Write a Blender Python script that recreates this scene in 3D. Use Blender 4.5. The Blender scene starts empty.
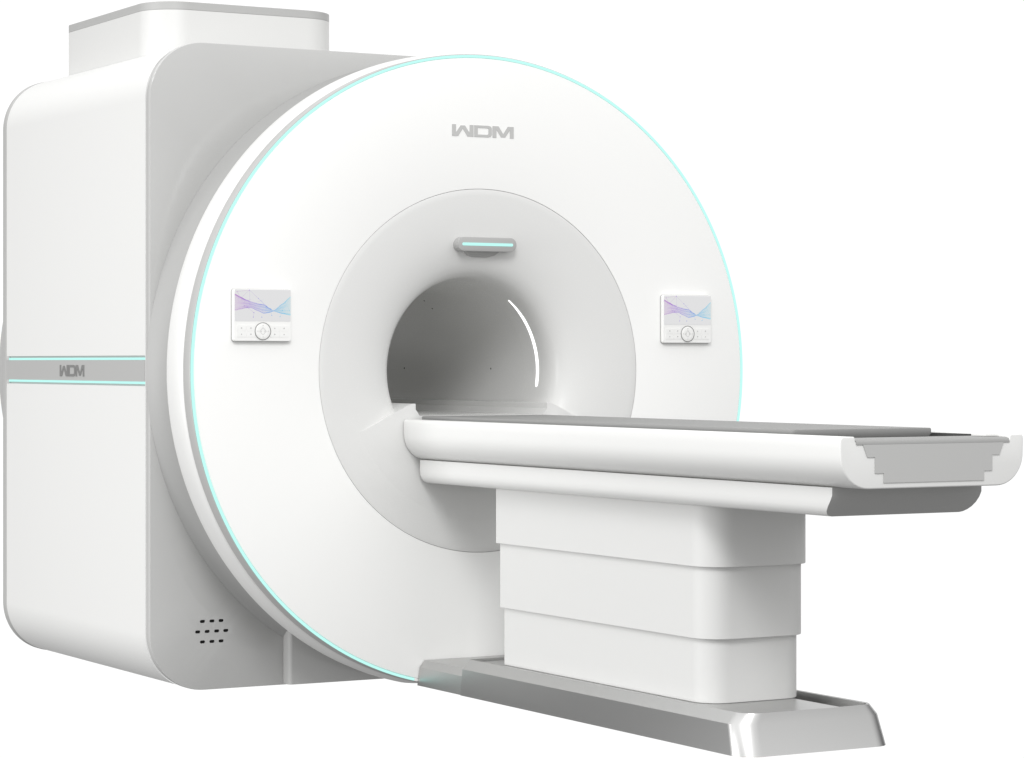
import bpy, bmesh, math, random
from mathutils import Vector, Matrix
random.seed(4)
scene = bpy.context.scene
PI = math.pi
rad = math.radians
FLOOR = 1.0                      # height of the bore axis above the floor

# ------------------------------------------------------------------ camera
YAW = 29.878
cam_d = bpy.data.cameras.new('camera')
cam = bpy.data.objects.new('camera', cam_d)
scene.collection.objects.link(cam)
cam.location = (-4.168, -7.440, 0.028 + FLOOR)
cam.rotation_euler = (rad(90), 0, -rad(YAW))
cam_d.sensor_width = 36.0
cam_d.lens = 2687.94 * 36.0 / 1024.0
cam_d.shift_y = -17.2 / 1024.0
cam_d.clip_end = 200
scene.camera = cam

# ------------------------------------------------------------------ studio surround (white backdrop, soft overhead light)
world = bpy.data.worlds.new('World')
scene.world = world
world.use_nodes = True
nt = world.node_tree
nt.nodes.clear()


def wnode(kind, **kw):
    n = nt.nodes.new(kind)
    for k, v in kw.items():
        setattr(n, k, v)
    return n


def wmath(op, a, b=None, clamp=False):
    n = wnode('ShaderNodeMath', operation=op)
    n.use_clamp = clamp
    for i, v in enumerate((a, b)):
        if v is None:
            continue
        if isinstance(v, (int, float)):
            n.inputs[i].default_value = v
        else:
            nt.links.new(v, n.inputs[i])
    return n.outputs[0]


def wramp(v, a, b, to0=0.0, to1=1.0):
    n = wnode('ShaderNodeMapRange', interpolation_type='SMOOTHSTEP')
    nt.links.new(v, n.inputs['Value'])
    n.inputs['From Min'].default_value = a
    n.inputs['From Max'].default_value = b
    n.inputs['To Min'].default_value = to0
    n.inputs['To Max'].default_value = to1
    return n.outputs['Result']


tc = wnode('ShaderNodeTexCoord')
sep = wnode('ShaderNodeSeparateXYZ')
nt.links.new(tc.outputs['Generated'], sep.inputs[0])
X, Y, Z = sep.outputs
# the white backdrop stands behind the machine, seen from the front-left
hor = wmath('SQRT', wmath('MAXIMUM', wmath('SUBTRACT', 1.0, wmath('MULTIPLY', Z, Z)), 1e-6))
facing = wmath('DIVIDE', wmath('ADD', wmath('MULTIPLY', X, 0.498), wmath('MULTIPLY', Y, 0.867)), hor)
absz = wmath('ABSOLUTE', Z)
back = wmath('MULTIPLY', wramp(absz, 0.24, 0.34, 1.0, 0.0), wramp(facing, 0.70, 0.84))
# overhead and side light of the studio
UP, FRONT, DOWN, BACKLEFT = 1.50, 0.80, 0.31, 0.05
frontness = wramp(facing, 0.60, -0.35)             # 1 towards the photographer's side
low = wmath('ADD', wmath('MULTIPLY', frontness, FRONT - BACKLEFT), BACKLEFT)
mid = wnode('ShaderNodeMix', data_type='FLOAT')
nt.links.new(wramp(Z, 0.20, 0.66), mid.inputs[0])
nt.links.new(low, mid.inputs[2])
nt.links.new(wramp(Z, 0.70, 0.97, UP, UP * 0.70), mid.inputs[3])
dn = wnode('ShaderNodeMix', data_type='FLOAT')
nt.links.new(wramp(Z, 0.02, -0.35), dn.inputs[0])
nt.links.new(mid.outputs[0], dn.inputs[2])
dn.inputs[3].default_value = DOWN
fin = wnode('ShaderNodeMix', data_type='FLOAT')
nt.links.new(back, fin.inputs[0])
nt.links.new(dn.outputs[0], fin.inputs[2])
fin.inputs[3].default_value = 1.06
bg = wnode('ShaderNodeBackground')
bg.inputs['Color'].default_value = (1, 1, 1, 1)
nt.links.new(fin.outputs[0], bg.inputs['Strength'])
out = wnode('ShaderNodeOutputWorld')
nt.links.new(bg.outputs[0], out.inputs['Surface'])

scene.view_settings.view_transform = 'Standard'
scene.view_settings.look = 'None'
scene.view_settings.exposure = 0.0
scene.view_settings.gamma = 1.0
scene.cycles.max_bounces = 12
scene.cycles.diffuse_bounces = 8


def softbox(name, loc, target, size, watts):
    d = bpy.data.lights.new(name, 'AREA')
    d.shape = 'RECTANGLE'
    d.size, d.size_y = size
    d.energy = watts
    o = bpy.data.objects.new(name, d)
    scene.collection.objects.link(o)
    o.location = loc
    o.rotation_euler = (Vector(target) - Vector(loc)).to_track_quat('-Z', 'Y').to_euler()
    return o


softbox('side_softbox', (-7.0, 0.3, 1.1), (-0.6, -0.3, 0.9), (3.0, 2.6), 205)
softbox('front_softbox', (-2.9, -5.3, 4.7), (0.0, 0.0, 1.0), (2.0, 2.0), 172)


# ------------------------------------------------------------------ materials
def srgb(v):
    v /= 255.0
    return v / 12.92 if v <= 0.04045 else ((v + 0.055) / 1.055) ** 2.4


def paint(name, col, rough=0.45, spec=0.4, metal=0.0, grain=0.0, coat=0.0, bump=0.0):
    m = bpy.data.materials.new(name)
    m.use_nodes = True
    t = m.node_tree
    b = t.nodes['Principled BSDF']
    if isinstance(col, (int, float)):
        col = (col, col, col * 0.985)
    b.inputs['Base Color'].default_value = (*col, 1)
    b.inputs['Roughness'].default_value = rough
    b.inputs['Specular IOR Level'].default_value = spec
    b.inputs['Metallic'].default_value = metal
    if coat:
        b.inputs['Coat Weight'].default_value = coat
        b.inputs['Coat Roughness'].default_value = 0.12
    if grain or bump:
        tcn = t.nodes.new('ShaderNodeTexCoord')
        n = t.nodes.new('ShaderNodeTexNoise')
        n.inputs['Scale'].default_value = 420.0
        n.inputs['Detail'].default_value = 3.0
        t.links.new(tcn.outputs['Object'], n.inputs['Vector'])
        mr = t.nodes.new('ShaderNodeMapRange')
        mr.inputs['To Min'].default_value = rough - grain
        mr.inputs['To Max'].default_value = rough + grain
        t.links.new(n.outputs['Fac'], mr.inputs['Value'])
        t.links.new(mr.outputs['Result'], b.inputs['Roughness'])
        if bump:
            bp = t.nodes.new('ShaderNodeBump')
            bp.inputs['Strength'].default_value = bump
            bp.inputs['Distance'].default_value = 0.001
            t.links.new(n.outputs['Fac'], bp.inputs['Height'])
            t.links.new(bp.outputs['Normal'], b.inputs['Normal'])
    return m


def glow(name, col, strength=1.0, diffuse=(0.02, 0.02, 0.02)):
    m = bpy.data.materials.new(name)
    m.use_nodes = True
    b = m.node_tree.nodes['Principled BSDF']
    b.inputs['Base Color'].default_value = (*diffuse, 1)
    b.inputs['Specular IOR Level'].default_value = 0.0
    b.inputs['Roughness'].default_value = 0.6
    b.inputs['Emission Color'].default_value = (*col, 1)
    b.inputs['Emission Strength'].default_value = strength
    return m


M = {
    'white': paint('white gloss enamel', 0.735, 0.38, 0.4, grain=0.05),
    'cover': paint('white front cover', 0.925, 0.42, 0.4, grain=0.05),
    'cap': paint('pale grey cap', 0.75, 0.45, 0.35, grain=0.05),
    'ring': paint('pale grey funnel', 0.74, 0.26, 0.4, grain=0.05),
    'grey': paint('grey painted panel', 0.49, 0.06, 0.55, grain=0.012),
    'neck': paint('grey neck', 0.37, 0.45, 0.3, grain=0.04),
    'trim': paint('grey trim', 0.42, 0.40, 0.4, grain=0.04),
    'insert': paint('grey end insert', 0.48, 0.45, 0.2, grain=0.05),
    'board': paint('grey table board', 0.27, 0.55, 0.15, grain=0.05),
    'lip': paint('darkened insert grey', 0.30, 0.5, 0.15, grain=0.05),  # darker copy of the insert paint, offsetting light on the upward face
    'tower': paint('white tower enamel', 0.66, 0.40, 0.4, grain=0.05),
    'case': paint('white panel case', 0.88, 0.4, 0.4),
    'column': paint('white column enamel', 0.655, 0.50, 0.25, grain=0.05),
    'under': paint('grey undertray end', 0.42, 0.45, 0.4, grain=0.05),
    'liner': paint('bore liner', 0.55, 0.38, 0.5, grain=0.05),
    'metal': paint('satin aluminium', (0.54, 0.54, 0.535), 0.36, 0.5, metal=1.0, grain=0.04),
    'rubber': paint('dark slide channel', 0.06, 0.5, 0.3),
    'dark': paint('dark slot', 0.006, 0.6, 0.2),
    'letter': paint('light grey lettering', 0.52, 0.5, 0.3),
    'letter2': paint('mid grey lettering', 0.20, 0.5, 0.3),
    'chrome': paint('bright ring', 0.30, 0.25, 0.6, metal=0.7),
    'key': paint('white key', 0.87, 0.4, 0.4),
    'mark': paint('grey key mark', 0.52, 0.5, 0.3),
    'teal': glow('teal light strip', (0.54, 1.0, 0.93), 1.0),
    'lamp': glow('white light strip', (1, 1, 1), 1.6),
}

# screens: the picture on the glass is a colour attribute given off as light
ms = bpy.data.materials.new('lit screen')
ms.use_nodes = True
t = ms.node_tree
b = t.nodes['Principled BSDF']
at = t.nodes.new('ShaderNodeVertexColor')
at.layer_name = 'image'
b.inputs['Base Color'].default_value = (0.02, 0.02, 0.02, 1)
b.inputs['Roughness'].default_value = 0.25
b.inputs['Specular IOR Level'].default_value = 0.1
t.links.new(at.outputs['Color'], b.inputs['Emission Color'])
b.inputs['Emission Strength'].default_value = 1.0
M['screen'] = ms


# ------------------------------------------------------------------ helpers
def empty(name, loc, label, cat):
    o = bpy.data.objects.new(name, None)
    scene.collection.objects.link(o)
    o.location = loc
    o.empty_display_size = 0.2
    o['label'] = label
    o['category'] = cat
    return o


def make(name, bm, mat, parent, smooth=35, label=None, recalc=True):
    """Link a bmesh given in world-oriented, bore-axis coordinates as one part."""
    if recalc:
        bmesh.ops.recalc_face_normals(bm, faces=bm.faces)
    me = bpy.data.meshes.new(name)
    bm.to_mesh(me)
    bm.free()
    for m in (mat if isinstance(mat, list) else [mat]):
        me.materials.append(m)
    if smooth:
        me.shade_smooth()
        me.set_sharp_from_angle(angle=rad(smooth))
    o = bpy.data.objects.new(name, me)
    scene.collection.objects.link(o)
    if parent:
        o.parent = parent
        off = Vector((0, 0, 0))
        p = parent
        while p:
            off += p.location
            p = p.parent
        me.transform(Matrix.Translation(Vector((0, 0, FLOOR)) - off))
    if label:
        o['label'] = label
    return o


def V(bm, p):
    return bm.verts.new(p)


def prism(bm, outline, axis, a, b):
    """Closed outline of 2-D points swept along an axis from a to b, capped."""
    def P(u, v, w):
        return {'y': (u, w, v), 'x': (w, u, v), 'z': (u, v, w)}[axis]
    r0 = [V(bm, P(u, v, a)) for u, v in outline]
    r1 = [V(bm, P(u, v, b)) for u, v in outline]
    n = len(outline)
    for i in range(n):
        j = (i + 1) % n
        bm.faces.new((r0[i], r0[j], r1[j], r1[i]))
    bm.faces.new(r0)
    bm.faces.new(r1)
    return r0, r1


def loft(bm, rings, cap0=True, cap1=True):
    rs = [[V(bm, p) for p in r] for r in rings]
    n = len(rings[0])
    for A, B in zip(rs, rs[1:]):
        for i in range(n):
            j = (i + 1) % n
            bm.faces.new((A[i], A[j], B[j], B[i]))
    if cap0:
        bm.faces.new(rs[0])
    if cap1:
        bm.faces.new(rs[-1])
    return rs


def rrect(x0, x1, y0, y1, r, n=10):
    """Rounded rectangle, r one radius or four (x1y1, x0y1, x0y0, x1y0)."""
    if isinstance(r, (int, float)):
        r = (r,) * 4
    pts = []
    for k, (cx, cy) in enumerate(((x1, y1), (x0, y1), (x0, y0), (x1, y0))):
        rr = max(r[k], 1e-5)
        sx = 1 if cx == x1 else -1
        sy = 1 if cy == y1 else -1
        m = n if rr > 1e-4 else 0
        for i in range(m + 1):
            a = rad(90 * k + (90.0 * i / m if m else 45))
            pts.append((cx - sx * rr + rr * math.cos(a), cy - sy * rr + rr * math.sin(a)))
    return pts


def lathe(bm, prof, n=192, closed=True, a0=0.0, a1=2 * PI):
    """(r, y) profile turned about the bore axis; closed makes a solid ring."""
    full = abs(a1 - a0 - 2 * PI) < 1e-6
    cols = []
    m = n if full else n + 1
    for i in range(m):
        a = a0 + (a1 - a0) * i / n
        cols.append([V(bm, (r * math.cos(a), y, r * math.sin(a))) for r, y in prof])
    L = len(prof)
    for i in range(n):
        A, B = cols[i], cols[(i + 1) % m]
        for k in range(L if closed else L - 1):
            q = (k + 1) % L
            bm.faces.new((A[k], A[q], B[q], B[k]))
    if not full and closed:
        bm.faces.new(cols[0])
        bm.faces.new(cols[-1])


def cut_below(bm, z):
    geom = bm.verts[:] + bm.edges[:] + bm.faces[:]
    r = bmesh.ops.bisect_plane(bm, geom=geom, plane_co=(0, 0, z), plane_no=(0, 0, -1), clear_outer=True)
    ed = [e for e in r['geom_cut'] if isinstance(e, bmesh.types.BMEdge)]
    try:
        bmesh.ops.edgeloop_fill(bm, edges=ed)
    except Exception:
        bmesh.ops.holes_fill(bm, edges=bm.edges)


def soften(bm, w, seg=2, angle=40):
    ed = [e for e in bm.edges if len(e.link_faces) == 2 and e.calc_face_angle(0) > rad(angle)]
    bmesh.ops.bevel(bm, geom=ed, offset=w, segments=seg, affect='EDGES', profile=0.5, clamp_overlap=True)


def box(bm, x0, x1, y0, y1, z0, z1):
    prism(bm, [(x0, z0), (x1, z0), (x1, z1), (x0, z1)], 'y', y0, y1)


def hole_plate(bm, outline, y0, y1, r, n=96):
    """Plate in the XZ plane with a round hole of radius r on the bore axis."""
    def ring(pts, y):
        return [V(bm, (u, y, v)) for u, v in pts]
    # resample the outline by polar angle so that both loops match
    outer, inner = [], []
    m = len(outline)
    angs = sorted({round(math.atan2(v, u), 6) for u, v in outline} | {round(-PI + 2 * PI * i / n, 6) for i in range(n)})
    angs = [angs[i] for i in range(len(angs)) if i == 0 or angs[i] - angs[i - 1] > 1e-4]
    for a in angs:
        d = (math.cos(a), math.sin(a))
        best = None
        for i in range(m):
            (x1, z1), (x2, z2) = outline[i], outline[(i + 1) % m]
            ex, ez = x2 - x1, z2 - z1
            den = d[0] * ez - d[1] * ex
            if abs(den) < 1e-12:
                continue
            tt = (x1 * ez - z1 * ex) / den
            s = (x1 * d[1] - z1 * d[0]) / den
            if tt > 0 and -1e-6 <= s <= 1 + 1e-6 and (best is None or tt > best):
                best = tt
        outer.append((d[0] * best, d[1] * best))
        inner.append((d[0] * r, d[1] * r))
    of, ob = ring(outer, y0), ring(outer, y1)
    nf, nb = ring(inner, y0), ring(inner, y1)
    k = len(angs)
    for i in range(k):
        j = (i + 1) % k
        bm.faces.new((of[i], of[j], nf[j], nf[i]))
        bm.faces.new((ob[i], ob[j], nb[j], nb[i]))
        bm.faces.new((of[i], of[j], ob[j], ob[i]))
        bm.faces.new((nf[i], nf[j], nb[j], nb[i]))


# the three letters, each in a unit box (x right, y up)
W_ = [(0, 1), (0.18, 1), (0.18, 0.30), (0.40, 0.93), (0.60, 0.93), (0.82, 0.30), (0.82, 1), (1, 1), (1, 0), (0.72, 0), (0.50, 0.66), (0.28, 0), (0, 0)]
M_ = [(x, 1 - y) for x, y in W_]


def letters(bm, place, gap=0.03):
    """place(u, v, d) maps the word's unit box to space, d the letter depth."""
    D_out = [(0, 0), (0.80, 0), (0.94, 0.06), (1, 0.22), (1, 0.78), (0.94, 0.94), (0.80, 1), (0, 1)]
    D_in = [(0.20, 0.22), (0.72, 0.22), (0.79, 0.26), (0.81, 0.34), (0.81, 0.66), (0.79, 0.74), (0.72, 0.78), (0.20, 0.78)]
    w = (1 - 2 * gap) / (0.34 + 0.28 + 0.33 + 0.05)
    x = 0
    for kind, wd in (('W', 0.345), ('D', 0.285), ('M', 0.345)):
        f = lambda u, v, d: place(x + u * wd, v, d)
        if kind == 'D':
            of = [V(bm, f(u, v, 1)) for u, v in D_out]
            nf = [V(bm, f(u, v, 1)) for u, v in D_in]
            ob = [V(bm, f(u, v, 0)) for u, v in D_out]
            nb = [V(bm, f(u, v, 0)) for u, v in D_in]
            n = len(of)
            for i in range(n):
                j = (i + 1) % n
                bm.faces.new((of[i], of[j], nf[j], nf[i]))
                bm.faces.new((of[i], of[j], ob[j], ob[i]))
                bm.faces.new((nf[i], nf[j], nb[j], nb[i]))
        else:
            S = W_ if kind == 'W' else M_
            of = [V(bm, f(u, v, 1)) for u, v in S]
            ob = [V(bm, f(u, v, 0)) for u, v in S]
            bm.faces.new(of)
            for i in range(len(of)):
                j = (i + 1) % len(of)
                bm.faces.new((of[i], of[j], ob[j], ob[i]))
        x += wd + (1 - 0.975) / 2


# ================================================================== THE SCANNER
scanner = empty('mri_scanner', (0, 0.85, 0.0),
                'large white and grey hospital scanner with round front, teal light ring and bore', 'scanner')

HW, ZT, ZB, RC = 0.996, 1.026, -0.998, 0.18           # housing half width, top, bottom, corner radius
YF, YB = 0.330, 1.695
body_outline = rrect(-HW, 0.955, ZB, ZT, (0.92, RC, RC, 0.92), 28)

# grey front frame with the vent holes cut through it
bm = bmesh.new()
hole_plate(bm, body_outline, YF, YF + 0.040, 0.93)
bmesh.ops.recalc_face_normals(bm, faces=bm.faces)
soften(bm, 0.002, 2, 60)
front = make('front_panel', bm, M['grey'], scanner, 30)
vents = [(-0.814, -0.784), (-0.782, -0.784), (-0.751, -0.784),
         (-0.830, -0.816), (-0.798, -0.816), (-0.766, -0.816), (-0.735, -0.816),
         (-0.814, -0.848), (-0.782, -0.848), (-0.751, -0.848)]
vents = [(x * 1.003 - 0.0035, z) for x, z in vents]
cut = bmesh.new()
for x, z in vents:
    prism(cut, rrect(x - 0.0088, x + 0.0088, z - 0.0048, z + 0.0048, 0.0046, 5), 'y', YF - 0.02, YF + 0.06)
cutter = make('cutter', cut, M['dark'], scanner, 0)
mod = front.modifiers.new('cut', 'BOOLEAN')
mod.operation = 'DIFFERENCE'
mod.solver = 'EXACT'
mod.object = cutter
bpy.context.view_layer.update()
dg = bpy.context.evaluated_depsgraph_get()
new = bpy.data.meshes.new_from_object(front.evaluated_get(dg))
front.modifiers.clear()
old = front.data
front.data = new
bpy.data.meshes.remove(old)
cm = cutter.data
bpy.data.objects.remove(cutter)
bpy.data.meshes.remove(cm)
for x, z in vents:
    bm = bmesh.new()
    prism(bm, rrect(x - 0.0087, x + 0.0087, z - 0.0047, z + 0.0047, 0.0045, 5), 'y', YF + 0.003, YF + 0.036)
    make('vent_slot', bm, M['dark'], front)

# white side shells (upper and lower) and the grey band between
YS0, YS1 = YF + 0.040, 1.658


def shell(name, upper):
    bm = bmesh.new()
    th = 0.03
    o = rrect(-HW + 0.0015, 0.9535, ZB + 0.0015, ZT - 0.0015, (0.919, RC - 0.001, RC - 0.001, 0.919), 28)
    i = rrect(-HW + th, 0.955 - th, ZB + th, ZT - th, (0.92 - th, RC - th, RC - th, 0.92 - th), 28)
    lim = 0.0475
    keep = (lambda z: z > 0.05) if upper else (lambda z: z < -0.05)
    z_end = lim if upper else -lim
    o = [p for p in o if keep(p[1])]
    i = [p for p in i if keep(p[1])]
    # order each run from the right side over the top (or bottom) to the left
    o.sort(key=lambda p: math.atan2(p[1] if upper else -p[1], p[0]))
    i.sort(key=lambda p: math.atan2(p[1] if upper else -p[1], p[0]))
    o = [(0.9535, z_end)] + o + [(-HW + 0.0015, z_end)]
    i = [(0.955 - th, z_end)] + i + [(-HW + th, z_end)]
    prism(bm, o + i[::-1], 'y', YS0 + 0.001, YS1 - 0.001)
    bmesh.ops.recalc_face_normals(bm, faces=bm.faces)
    return make(name, bm, M['white'], scanner, 30)


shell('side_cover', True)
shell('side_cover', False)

for sx, HW in ((-1, 0.996), (1, 0.955)):
    bm = bmesh.new()
    a, b_ = sorted((sx * (HW - 0.03), sx * HW))
    c0, c1 = sorted((sx * (HW - 0.03), sx * (HW - 0.008)))
    # band with a shallow groove above and below
    box(bm, a, b_, YS0 + 0.0008, YS1 - 0.0008, -0.0335, 0.0335)
    box(bm, c0, c1, YS0 + 0.0008, YS1 - 0.0008, 0.0336, 0.0472)
    box(bm, c0, c1, YS0 + 0.0008, YS1 - 0.0008, -0.0472, -0.0336)
    band = make('side_band', bm, M['trim'], scanner, 0)
    for s in (1, -1):
        bm = bmesh.new()
        d0, d1 = sorted((sx * (HW - 0.0079), sx * (HW - 0.0005)))
        z0, z1 = sorted((s * 0.0338, s * 0.0415))
        box(bm, d0, d1, YS0 + 0.002, YS1 - 0.028, z0, z1)
        make('light_strip', bm, M['teal'], band, 0)
        bm = bmesh.new()
        box(bm, d0, d1, YS1 - 0.027, YS1 - 0.002, z0, s * 0.047 if s > 0 else z1) if s > 0 else box(bm, d0, d1, YS1 - 0.027, YS1 - 0.002, -0.047, -0.0338)
        make('strip_end', bm, M['mark'], band, 0)
    bm = bmesh.new()
    ya, yb = 1.121, 0.893
    if sx > 0:
        ya, yb = yb, ya
    letters(bm, lambda u, v, d: (sx * (HW + 0.0012 * d), ya + (yb - ya) * u, -0.0205 + 0.038 * v))
    make('logo', bm, M['letter2'], band, 0)

# grey back frame and round back cover
bm = bmesh.new()
hole_plate(bm, body_outline, YS1, YB, 0.30)
bmesh.ops.recalc_face_normals(bm, faces=bm.faces)
soften(bm, 0.004, 2, 60)
make('back_panel', bm, M['trim'], scanner, 30)
bm = bmesh.new()
lathe(bm, [(0.31, YB + 0.001), (0.991, YB + 0.001), (0.991, YB + 0.05), (0.985, YB + 0.072), (0.96, YB + 0.085), (0.36, YB + 0.085), (0.31, YB + 0.07)], 160)
make('back_cover', bm, M['trim'], scanner, 35)

# neck between the housing and the drum, with a fillet on to the panel
bm = bmesh.new()
lathe(bm, [(0.88, 0.18), (0.953, 0.18), (0.957, 0.20), (0.966, 0.235), (0.978, 0.275), (0.992, 0.310), (1.007, YF - 0.0008), (0.88, YF - 0.0008)], 224)
cut_below(bm, -0.985)
make('drum_neck', bm, M['neck'], scanner, 40)

# support block under the drum
bm = bmesh.new()
ol = rrect(-0.543, 0.543, 0.284, YF - 0.001, (0, 0, 0.012, 0.012), 6)
prism(bm, ol, 'z', -0.994, -0.80)
bmesh.ops.recalc_face_normals(bm, faces=bm.faces)
make('support_block', bm, M['grey'], scanner, 40)

# drum rim, its grey trim, the white front cover and the light ring
bm = bmesh.new()
lathe(bm, [(0.90, 0.052), (0.999, 0.052), (1.004, 0.056), (1.009, 0.068), (1.0125, 0.088), (1.0140, 0.110), (1.0140, 0.135), (1.0125, 0.153), (1.0080, 0.168), (0.9990, 0.179), (0.985, 0.186), (0.965, 0.189), (0.90, 0.189)], 224)
cut_below(bm, -0.986)
make('drum_rim', bm, M['white'], scanner, 40)
bm = bmesh.new()
lathe(bm, [(0.92, 0.004), (1.0008, 0.004), (1.0030, 0.007), (1.0030, 0.0512), (0.92, 0.0512)], 224)
cut_below(bm, -0.985)
make('rim_trim', bm, M['trim'], scanner, 40)
bm = bmesh.new()
lathe(bm, [(0.5770, 0.0035), (0.5765, 0.0005), (0.5785, 0.0), (0.9865, 0.0), (0.9898, 0.0006), (0.9910, 0.0030), (0.9910, 0.0039), (0.5770, 0.0039)], 224)
lathe(bm, [(0.9911, 0.0039), (0.9911, 0.0006), (1.0, 0.0006), (1.0, 0.0039)], 40, True, ang0 := math.atan2(-0.969, -0.250) , math.atan2(-0.969, 0.250))
cut_below(bm, -0.984)
cover = make('front_cover', bm, M['cover'], scanner, 40)
bm = bmesh.new()
letters(bm, lambda u, v, d: (-0.112 + 0.224 * u, -0.0015 * d, 0.7405 + 0.037 * v))
make('logo', bm, M['letter'], cover, 0)
bm = bmesh.new()
ang = math.atan2(-0.969, 0.247)
lathe(bm, [(0.9918, 0.0030), (0.9918, 0.0004), (0.9924, -0.0003), (0.9990, -0.0003), (1.0000, 0.0004), (1.0000, 0.0030)], 224, True, ang, PI - ang)
make('light_ring', bm, M['teal'], scanner, 40)

# funnel into the bore
fun = [(0.5755, 0.0035), (0.5752, 0.0008), (0.5735, 0.0002), (0.555, 0.0004), (0.53, 0.0010), (0.505, 0.0022), (0.48, 0.0040), (0.455, 0.0064), (0.43, 0.0096),
       (0.405, 0.0140), (0.384, 0.0190), (0.366, 0.0246), (0.350, 0.0306), (0.338, 0.0366), (0.327, 0.0440), (0.3175, 0.0530), (0.3095, 0.0640), (0.3035, 0.0770), (0.2995, 0.0920), (0.2968, 0.1100), (0.2952, 0.132), (0.2943, 0.160), (0.2940, 0.240)]
bm = bmesh.new()
lathe(bm, fun, 224, closed=False)
make('bore_funnel', bm, M['ring'], scanner, 60, recalc=True)
bm = bmesh.new()
prof = [(0.2940, 0.2402), (0.2940, 0.6), (0.2940, 1.0), (0.2940, 1.4), (0.2940, 1.76), (0.302, 1.76), (0.302, 0.2402)]
lathe(bm, prof, 160)
liner = make('bore_liner', bm, M['ring'], scanner, 40)
for a, y in ((1, 1.10), (1, 0.47), (62, 0.72), (70, 0.72), (54, 0.72), (46, 0.72)):
    bm = bmesh.new()
    bmesh.ops.create_cone(bm, cap_ends=True, segments=12, radius1=0.0035, radius2=0.003, depth=0.0012)
    bm.transform(Matrix.Translation((0.2936 * math.cos(rad(a)), y, 0.2936 * math.sin(rad(a)))) @ Matrix.Rotation(-rad(a) - PI / 2, 4, 'Y'))
    make('liner_screw', bm, M['rubber'], liner, 30)

# light arc on the right of the bore mouth, tapering to its ends
bm = bmesh.new()
a0, a1, n = rad(-10.5), rad(51), 64
rows = []
for i in range(n + 1):
    u = i / n
    a = a0 + (a1 - a0) * u
    w = 0.0085 * min(1.0, (u / 0.03) ** 0.5 if u > 0 else 0.2, ((1 - u) / 0.25) ** 0.55 if u < 1 else 0.2)
    w = max(w, 0.0025)
    rr = 0.2955
    c, s_ = math.cos(a), math.sin(a)
    yc = 0.158
    ri = 0.2965
    rows.append([V(bm, ((ri - d) * c, y, (ri - d) * s_)) for y, d in ((yc - w, -0.004 + 0.0042), (yc - w * 0.7, 0.0035), (yc + w * 0.7, 0.0050), (yc + w, 0.0035), (yc + w, -0.004))])
for A, B in zip(rows, rows[1:]):
    for k in range(5):
        bm.faces.new((A[k], A[(k + 1) % 5], B[(k + 1) % 5], B[k]))
bm.faces.new(rows[0])
bm.faces.new(rows[-1])
make('bore_light', bm, M['lamp'], scanner, 50)

# bed guide: the plate that fills the lower funnel and carries the trough through the bore
half = [(0.2245, -0.1410), (0.2385, -0.1210), (0.2390, -0.1040), (0.2400, -0.1030), (0.2480, -0.1030), (0.2600, -0.1065), (0.2750, -0.1130), (0.3000, -0.1250),
        (0.3350, -0.1430), (0.3700, -0.1610), (0.4100, -0.1800)]
topc = half + [(0.445, -0.194), (0.48, -0.206), (0.512, -0.216)]
n = 40
R_ = 0.5555
e_ang = math.atan2(-0.220, 0.5100)
arc = [(R_ * math.cos(e_ang + (-PI - 2 * e_ang) * i / n), R_ * math.sin(e_ang + (-PI - 2 * e_ang) * i / n)) for i in range(n + 1)]
bm = bmesh.new()
outline = [(-x, z) for x, z in reversed(topc)][::1] if False else None
outline = list(topc) + arc + [(-x, z) for x, z in reversed(topc)]
prism(bm, outline, 'y', 0.0044, 0.20)
bmesh.ops.recalc_face_normals(bm, faces=bm.faces)
guide = make('bed_guide', bm, M['ring'], scanner, 24)
# the trough floor running on through the bore
bm = bmesh.new()
cs = [(0.2245, -0.1411), (0.2385, -0.1211), (0.2390, -0.1041), (0.2480, -0.1031), (0.2700, -0.1031), (0.26, -0.16), (-0.26, -0.16)]
cs = cs[:5] + [(0.245, -0.165), (-0.245, -0.165)] + [(-x, z) for x, z in reversed(cs[:5])]
prism(bm, cs, 'y', 0.2005, 1.74)
bmesh.ops.recalc_face_normals(bm, faces=bm.faces)
make('bore_trough', bm, M['ring'], scanner, 28)

# sensor bar above the bore
bm = bmesh.new()
o1 = rrect(-0.1005, 0.1125, 0.3775, 0.4220, 0.0218, 10)
prism(bm, o1, 'y', -0.020, 0.034)
bmesh.ops.recalc_face_normals(bm, faces=bm.faces)
soften(bm, 0.0025, 2, 50)
bar = make('sensor_bar', bm, M['trim'], scanner, 40)
bm = bmesh.new()
prism(bm, rrect(-0.0855, 0.0985, 0.3948, 0.4043, 0.0045, 6), 'y', -0.0212, -0.015)
make('light_strip', bm, M['teal'], bar, 40)

bm = bmesh.new()  # block added under the bar to imitate its dark shadow
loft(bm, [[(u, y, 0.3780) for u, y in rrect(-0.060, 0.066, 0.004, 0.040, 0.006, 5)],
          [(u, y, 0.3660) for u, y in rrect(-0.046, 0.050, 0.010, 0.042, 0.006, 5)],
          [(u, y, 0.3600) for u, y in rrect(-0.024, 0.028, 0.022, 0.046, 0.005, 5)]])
make('bar_shadow_block', bm, M['under'], bar, 60)


# control panels
def lerp(a, b, t_):
    return a + (b - a) * t_


def curve(pts, u):
    for (x0, y0), (x1, y1) in zip(pts, pts[1:]):
        if u <= x1:
            s = (u - x0) / (x1 - x0)
            s = s * s * (3 - 2 * s) * 0.5 + s * 0.5
            return y0 + (y1 - y0) * s
    return pts[-1][1]


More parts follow.
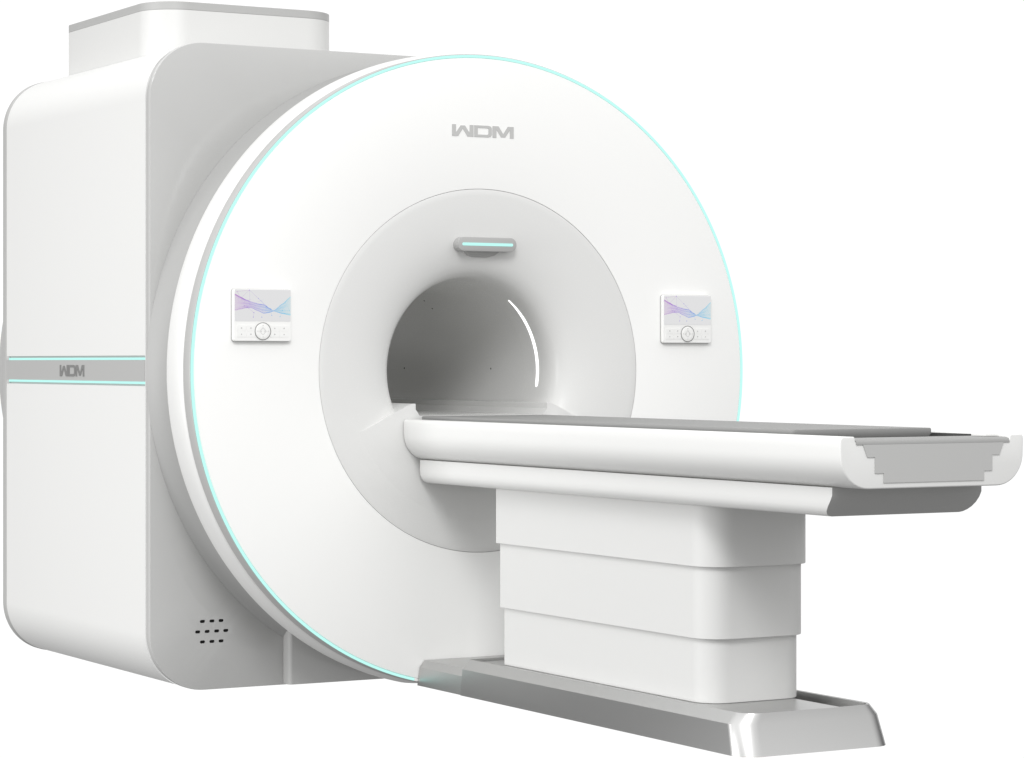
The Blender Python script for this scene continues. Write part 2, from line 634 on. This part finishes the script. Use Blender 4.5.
CA = [(0, .15), (.10, .24), (.20, .33), (.30, .40), (.42, .46), (.52, .48), (.62, .59), (.70, .675), (.85, .75), (1, .80)]
CB = [(0, .66), (.10, .62), (.20, .58), (.30, .58), (.40, .66), (.52, .75), (.62, .72), (.70, .665), (.85, .45), (1, .22)]
STOPS = [(0, (176, 96, 190)), (.25, (140, 96, 205)), (.45, (116, 116, 214)), (.62, (84, 140, 222)), (.8, (86, 176, 226)), (1, (110, 205, 228))]


def hue(u):
    for (a, ca), (b2, cb) in zip(STOPS, STOPS[1:]):
        if u <= b2:
            s = (u - a) / (b2 - a)
            return [lerp(x, y, s) for x, y in zip(ca, cb)]
    return STOPS[-1][1]


def make_panel():
    """Panel in its own frame: x right, z up, wall plane y = 0, centre at origin."""
    wx, wz = 0.192, 0.158
    root = bpy.data.objects.new('control_panel', None)
    bm = bmesh.new()
    ol = rrect(-wx / 2, wx / 2, -wz / 2, wz / 2, 0.0075, 6)
    ol2 = rrect(-wx / 2 + 0.002, wx / 2 - 0.002, -wz / 2 + 0.002, wz / 2 - 0.002, 0.006, 6)
    loft(bm, [[(u, 0.0008, v) for u, v in ol], [(u, -0.013, v) for u, v in ol], [(u, -0.0155, v) for u, v in rrect(-wx / 2 + 0.0007, wx / 2 - 0.0007, -wz / 2 + 0.0007, wz / 2 - 0.0007, 0.007, 6)], [(u, -0.0165, v) for u, v in ol2]])
    case = make_local('control_panel', bm, M['case'], None)
    bm = bmesh.new()  # grey ring added round the case to imitate shading at its edge
    prism(bm, rrect(-wx / 2 - 0.0013, wx / 2 + 0.0013, -wz / 2 - 0.0013, wz / 2 + 0.0013, 0.0085, 6), 'y', 0.0006, -0.0035)
    make_local('edge_shade_ring', bm, M['trim'], case, 40)
    # screen
    sx0, sx1, sz0, sz1 = -0.0925, 0.0925, -0.0185, 0.0775
    bm = bmesh.new()
    cl = bm.loops.layers.color.new('image')
    prism(bm, rrect(sx0, sx1, sz0, sz1, 0.0025, 4), 'y', -0.0174, -0.0160)
    base = 222 / 255
    for f in bm.faces:
        for lp in f.loops:
            lp[cl] = (base, base, base * 1.005, 1)

    def stroke(pts, w, cols, y):
        P = [Vector((lerp(sx0, sx1, u), y, lerp(sz1, sz0, v))) for u, v in pts]
        prev = None
        for i, p in enumerate(P):
            d = (P[min(i + 1, len(P) - 1)] - P[max(i - 1, 0)]).normalized()
            nrm = Vector((-d.z, 0, d.x)) * w * 0.5
            a, b2 = V(bm, p + nrm), V(bm, p - nrm)
            if prev:
                f = bm.faces.new((prev[0], prev[1], b2, a))
                for lp in f.loops:
                    lp[cl] = (*[c / 255 for c in cols[i]], 1)
            prev = (a, b2)

    def pale(c, k):
        return [lerp(222, x, k) for x in c]
    N = 36
    us = [i / N for i in range(N + 1)]
    for k in range(26):
        tt = k / 25
        edge = 1.0 if k in (0, 1) else (0.7 if k in (25, 2, 24) else 0.38)
        wob = lambda u: 0.012 * math.sin(9 * u + k * 0.7) * math.sin(PI * min(1, max(0, u)))
        pts = [(u, lerp(curve(CA, u), curve(CB, u), tt) + (0 if k in (0, 25) else wob(u))) for u in us]
        cols = [pale(hue(u), edge * (1.0 - 0.35 * (k == 0) * abs(u - 0.35))) for u in us]
        stroke(pts, 0.0013 if k in (0, 1, 25) else 0.0008, cols, -0.01742 - 0.00001 * k)
    for k in range(9):
        a = random.random() * 0.9
        pts = [(a + i * 0.012, 0.30 + 0.25 * math.sin(2.2 * (a + i * 0.03) + k) * 0.5 + 0.04 * k) for i in range(14)]
        pts = [(u, min(0.95, max(0.05, v))) for u, v in pts if u < 1]
        if len(pts) > 3:
            stroke(pts, 0.0006, [pale(hue(u), 0.28) for u, v in pts], -0.01770)
    # loose net of nodes and thin links
    nodes = [(.04, .08), (.26, .02), (.42, .28), (.17, .52), (.22, .56), (.27, .46), (.34, .73), (.56, .54), (.63, .62), (.85, .65), (.66, .81), (.81, .85), (.90, .39), (.98, .66), (.33, .87), (.48, .87), (.11, .27)]
    for a, c in ((0, 1), (1, 2), (1, 5), (16, 1), (0, 16), (2, 7), (3, 4), (4, 6), (6, 14), (7, 8), (8, 10), (9, 13), (11, 9), (12, 13), (2, 8)):
        stroke([nodes[a], nodes[c]], 0.0006, [pale(hue(nodes[a][0]), 0.4)] * 2, -0.01772)
    for u, v in nodes:
        c = [x / 255 for x in pale(hue(u), 0.85)]
        ctr = V(bm, (lerp(sx0, sx1, u), -0.01778, lerp(sz1, sz0, v)))
        rim = [V(bm, (lerp(sx0, sx1, u) + 0.0014 * math.cos(q * PI / 4), -0.01778, lerp(sz1, sz0, v) + 0.0014 * math.sin(q * PI / 4))) for q in range(8)]
        for q in range(8):
            f = bm.faces.new((ctr, rim[q], rim[(q + 1) % 8]))
            for lp in f.loops:
                lp[cl] = (*c, 1)
    make_local('screen', bm, M['screen'], case, 0, recalc=False)
    # dial
    zc = -0.0485
    bm = bmesh.new()
    ringp = [(0.0248, -0.0160), (0.0268, -0.0160), (0.0268, -0.0184), (0.0262, -0.0190), (0.0253, -0.0190), (0.0248, -0.0184)]
    cols = []
    for i in range(48):
        a = 2 * PI * i / 48
        cols.append([V(bm, (r * math.cos(a), y, zc + r * math.sin(a))) for r, y in ringp])
    for i in range(48):
        for k in range(6):
            bm.faces.new((cols[i][k], cols[i][(k + 1) % 6], cols[(i + 1) % 48][(k + 1) % 6], cols[(i + 1) % 48][k]))
    make_local('dial_ring', bm, M['chrome'], case, 40)
    bm = bmesh.new()
    rr = [(0.0246, -0.0162), (0.0246, -0.0180), (0.0225, -0.0190), (0.012, -0.0183), (0.0, -0.0180)]
    rings = [[(max(r, 1e-4) * math.cos(2 * PI * i / 40), y, zc + max(r, 1e-4) * math.sin(2 * PI * i / 40)) for i in range(40)] for r, y in rr]
    loft(bm, rings)
    dial_faces = len(bm.faces)
    for dx, dz in ((0, .017), (0, -.017), (.017, 0), (-.017, 0), (.006, 0), (-.006, 0)):
        s = 0.0016
        prism(bm, [(dx - s, zc + dz), (dx, zc + dz - s), (dx + s, zc + dz), (dx, zc + dz + s)], 'y', -0.0196, -0.0180)
    for s in (1, -1):
        for q in (1, -1):
            prism(bm, [(0.0115 * s, zc), (0.0105 * s, zc), (0, zc + 0.0105 * q), (0, zc + 0.0115 * q)], 'y', -0.0190, -0.0178)
    bm.faces.ensure_lookup_table()
    for f in bm.faces[dial_faces:]:
        f.material_index = 1
    make_local('dial', bm, [M['key'], M['mark']], case, 30)
    # eight keys with their small marks
    for side in (-1, 1):
        for cx in (0.0395, 0.0705):
            for cz in (zc + 0.0092, zc - 0.0092):
                x = side * cx
                bm = bmesh.new()
                prism(bm, rrect(x - 0.0148, x + 0.0148, cz - 0.0086, cz + 0.0086, 0.0015, 3), 'y', -0.0175, -0.0160)
                nf = len(bm.faces)
                k = random.randrange(3)
                if k == 0:
                    prism(bm, rrect(x - 0.0026, x + 0.0026, cz - 0.0008, cz + 0.0008, 0.0004, 2), 'y', -0.0180, -0.0170)
                    prism(bm, rrect(x - 0.0008, x + 0.0008, cz - 0.0026, cz + 0.0026, 0.0004, 2), 'y', -0.0182, -0.0170)
                elif k == 1:
                    prism(bm, [(x - 0.0022, cz - 0.002), (x + 0.0022, cz - 0.002), (x, cz + 0.0024)], 'y', -0.0180, -0.0170)
                else:
                    prism(bm, rrect(x - 0.0022, x + 0.0022, cz - 0.0018, cz + 0.0018, 0.0008, 3), 'y', -0.0180, -0.0170)
                bm.faces.ensure_lookup_table()
                for f in bm.faces[nf:]:
                    f.material_index = 1
                make_local('key', bm, [M['key'], M['mark']], case, 30)
    bpy.data.objects.remove(root)
    return case


def make_local(name, bm, mat, parent, smooth=35, recalc=True):
    if recalc:
        bmesh.ops.recalc_face_normals(bm, faces=bm.faces)
    me = bpy.data.meshes.new(name)
    bm.to_mesh(me)
    bm.free()
    for m in (mat if isinstance(mat, list) else [mat]):
        me.materials.append(m)
    if smooth:
        me.shade_smooth()
        me.set_sharp_from_angle(angle=rad(smooth))
    o = bpy.data.objects.new(name, me)
    scene.collection.objects.link(o)
    o.parent = parent
    return o


panel = make_panel()
panel.parent = scanner
panel.location = Vector((-0.7725, 0.0, 0.169 + FLOOR)) - scanner.location
panel2 = panel.copy()
scene.collection.objects.link(panel2)
panel2.location = Vector((0.7665, 0.0, 0.169 + FLOOR)) - scanner.location
for ch in list(panel.children):
    c = ch.copy()
    c.parent = panel2
    scene.collection.objects.link(c)

# service tower on top of the housing
bm = bmesh.new()
x0, x1, y0, y1 = -0.775, -0.083, 0.84, 1.645
tow = rrect(x0, x1, y0, y1, (0.02, 0.02, 0.13, 0.13), 14)
prism(bm, tow, 'z', ZT - 0.0008, 1.1972)
bmesh.ops.recalc_face_normals(bm, faces=bm.faces)
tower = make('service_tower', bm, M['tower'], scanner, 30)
bm = bmesh.new()
prism(bm, tow, 'z', 1.1975, 1.2245)
bmesh.ops.recalc_face_normals(bm, faces=bm.faces)
soften(bm, 0.0015, 1, 60)
make('tower_cap', bm, M['trim'], tower, 30)

# ================================================================== THE PATIENT TABLE
table = empty('patient_table', (0, -1.1, 0.0),
              'white patient table with grey top on stepped column, standing before the scanner bore', 'patient table')

# body: half profile swept along the bore axis
TOPZ, BOT = -0.1515, -0.2790


def sym_profile(half):
    return half + [(-x, z) for x, z in reversed(half)]


hp = [(0.0, -0.166), (0.236, -0.166), (0.2385, -0.1645), (0.240, -0.1545), (0.2425, -0.1520), (0.273, TOPZ), (0.2785, -0.1528), (0.2818, -0.1560), (0.2832, -0.1610), (0.2833, -0.1800), (0.2828, -0.1980)]
cx, cz, rx, rz = 0.2000, -0.1980, 0.0828, 0.0810
for i in range(1, 13):
    a = rad(90.0 * i / 12)
    hp.append((cx + rx * math.cos(a), cz - rz * math.sin(a)))
hp.append((0.0, BOT))
hp = hp[1:-1]
body_ol = sym_profile(hp)
bm = bmesh.new()
prism(bm, body_ol, 'y', -2.256, -0.0015)
bmesh.ops.recalc_face_normals(bm, faces=bm.faces)
ends = [e for e in bm.edges if abs(e.verts[0].co.y - e.verts[1].co.y) < 1e-6 and e.verts[0].co.y < -2.2]
bmesh.ops.bevel(bm, geom=ends, offset=0.0085, segments=4, affect='EDGES', profile=0.5, clamp_overlap=True)
body = make('table_body', bm, [M['white'], M['cap']], table, 40)
for p in body.data.polygons:
    if p.normal.y < -0.999:
        p.material_index = 1

# stepped grey insert in the foot end, rolling over on to the top
bm = bmesh.new()
ih = [(0.1555, -0.2645), (0.1555, -0.2410), (0.1815, -0.2410), (0.1815, -0.2020), (0.2045, -0.2020), (0.2175, -0.1715)]
io = sym_profile(ih)[::-1]
prism(bm, io, 'y', -2.2585, -2.200)
bmesh.ops.recalc_face_normals(bm, faces=bm.faces)
insert = make('end_insert', bm, M['insert'], table, 30)
bm = bmesh.new()
path = [(-2.2585, -0.1712), (-2.2575, -0.1672), (-2.2545, -0.1630), (-2.2490, -0.1600), (-2.2420, -0.1586), (-2.140, -0.1583), (-2.140, -0.1712)]
prism(bm, path, 'x', -0.2372, 0.2372)
bmesh.ops.recalc_face_normals(bm, faces=bm.faces)
make('end_lip', bm, M['lip'], table, 50)
for x in (0.214, 0.222):
    pass
bm = bmesh.new()
box(bm, 0.195, 0.2365, -2.215, -2.160, -0.1581, -0.1525)
bmesh.ops.recalc_face_normals(bm, faces=bm.faces)
soften(bm, 0.001, 1)
make('release_latch', bm, M['cap'], table, 30)

# dark slide channel lining the recess under the board
bm = bmesh.new()
ch = [(0.0, -0.1655), (0.2350, -0.1655), (0.2375, -0.1640), (0.2388, -0.1548), (0.2378, -0.1547), (0.2364, -0.1630), (0.2345, -0.1645), (0.0, -0.1645)]
prism(bm, sym_profile(ch[1:-1]), 'y', -2.139, -0.008)
make('slide_channel', bm, M['rubber'], table, 40)

# sliding board
bm = bmesh.new()
bo = rrect(-0.2230, 0.2230, -1.975, -0.004, (0.004, 0.004, 0.012, 0.012), 5)
loft(bm, [[(u * 0.985, v * 0.9975 - 0.002, -0.1635) for u, v in bo], [(u, v, -0.1560) for u, v in bo], [(u, v, -0.1455) for u, v in bo], [(u * 0.993, v * 0.9985 - 0.0015, -0.1420) for u, v in bo]])
bmesh.ops.recalc_face_normals(bm, faces=bm.faces)
make('tabletop', bm, M['board'], table, 40)

# undertray: narrower, its foot end swept back underneath
uh = [(0.2330, -0.2785), (0.2330, -0.2980), (0.2330, -0.3120), (0.2315, -0.3260), (0.2270, -0.3370), (0.2195, -0.3450), (0.2100, -0.3500), (0.1990, -0.3520)]
uo = sym_profile(uh)


def end_y(z):
    if z > -0.298:
        return -2.155
    s = (z + 0.298) / (-0.352 + 0.298)
    return -2.155 + 0.047 * s ** 1.3


bm = bmesh.new()
r0 = [V(bm, (x, end_y(z), z)) for x, z in uo]
r1 = [V(bm, (x, -0.014, z)) for x, z in uo]
n = len(uo)
for i in range(n):
    j = (i + 1) % n
    bm.faces.new((r0[i], r0[j], r1[j], r1[i]))
h = len(uh)
for i in range(h - 1):                              # the end face in level strips, so that it may curve
    f = bm.faces.new((r0[i], r0[i + 1], r0[n - 2 - i], r0[n - 1 - i]))
    f.material_index = 1
bm.faces.new(r1)
make('undertray', bm, [M['white'], M['under']], table, 38)

# telescopic column: three nested sleeves
tiers = [(0.179, -1.540, -0.396, -0.5180, -0.3525, 0.087), (0.171, -1.525, -0.407, -0.7110, -0.500, 0.079), (0.163, -1.510, -0.419, -0.8830, -0.700, 0.072)]
for w, ya, yb, zb, zt, rc in tiers:
    bm = bmesh.new()
    prism(bm, rrect(-w, w, ya, yb, (0.006, 0.006, rc, rc), 16), 'z', zb, zt)
    bmesh.ops.recalc_face_normals(bm, faces=bm.faces)
    soften(bm, 0.0012, 1, 60)
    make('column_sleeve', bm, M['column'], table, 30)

# base: flared skirt, chamfered rim, dished top
def base_ring(w, y0, y1, z, r):
    return [(u, v, z) for u, v in rrect(-w, w, y0, y1, (0.003, 0.003, r, r), 10)]


bm = bmesh.new()
yb = -0.290


def dish_z(u, v):
    """level under the column, sunk on the far side towards the foot, so that its wall looks dark"""
    s = min(1.0, max(0.0, (u - 0.120) / 0.060))
    w = min(1.0, max(0.0, (-v - 1.10) / 0.25))
    return -0.8832 - 0.040 * s * s * (3 - 2 * s) * w  # sunken shape added to imitate a dark reflection in the level floor


inner = base_ring(0.2025, -1.751, yb - 0.003, -0.8785, 0.043)
floor_edge = [(u * 0.985, v + 0.003 if v < -1 else v - 0.002, dish_z(u, v)) for u, v, z in inner]
rs = loft(bm, [base_ring(0.2420, -1.793, yb, -0.984, 0.060), base_ring(0.2350, -1.764, yb, -0.9050, 0.058),
               base_ring(0.2090, -1.758, yb, -0.8770, 0.050), base_ring(0.2050, -1.754, yb, -0.8772, 0.046), inner, floor_edge], True, False)
# dished floor: strips across the width
us = [-0.200 + 0.400 * i / 40 for i in range(41)]
vs = [-1.749 + (1.749 + yb - 0.0055) * i / 40 for i in range(41)]
cols = [[V(bm, (u, v, dish_z(u, v) - 0.0004)) for v in vs] for u in us]
for A, B in zip(cols, cols[1:]):
    for k in range(40):
        bm.faces.new((A[k], B[k], B[k + 1], A[k + 1]))
base = make('base_plate', bm, M['metal'], table, 30)
bm = bmesh.new()
sec = [(0.2370, -0.984), (0.2290, -0.9280), (0.2110, -0.9065)]
prism(bm, sym_profile(sec), 'y', yb + 0.0005, -0.003)
bmesh.ops.recalc_face_normals(bm, faces=bm.faces)
make('base_extension', bm, M['metal'], table, 30)
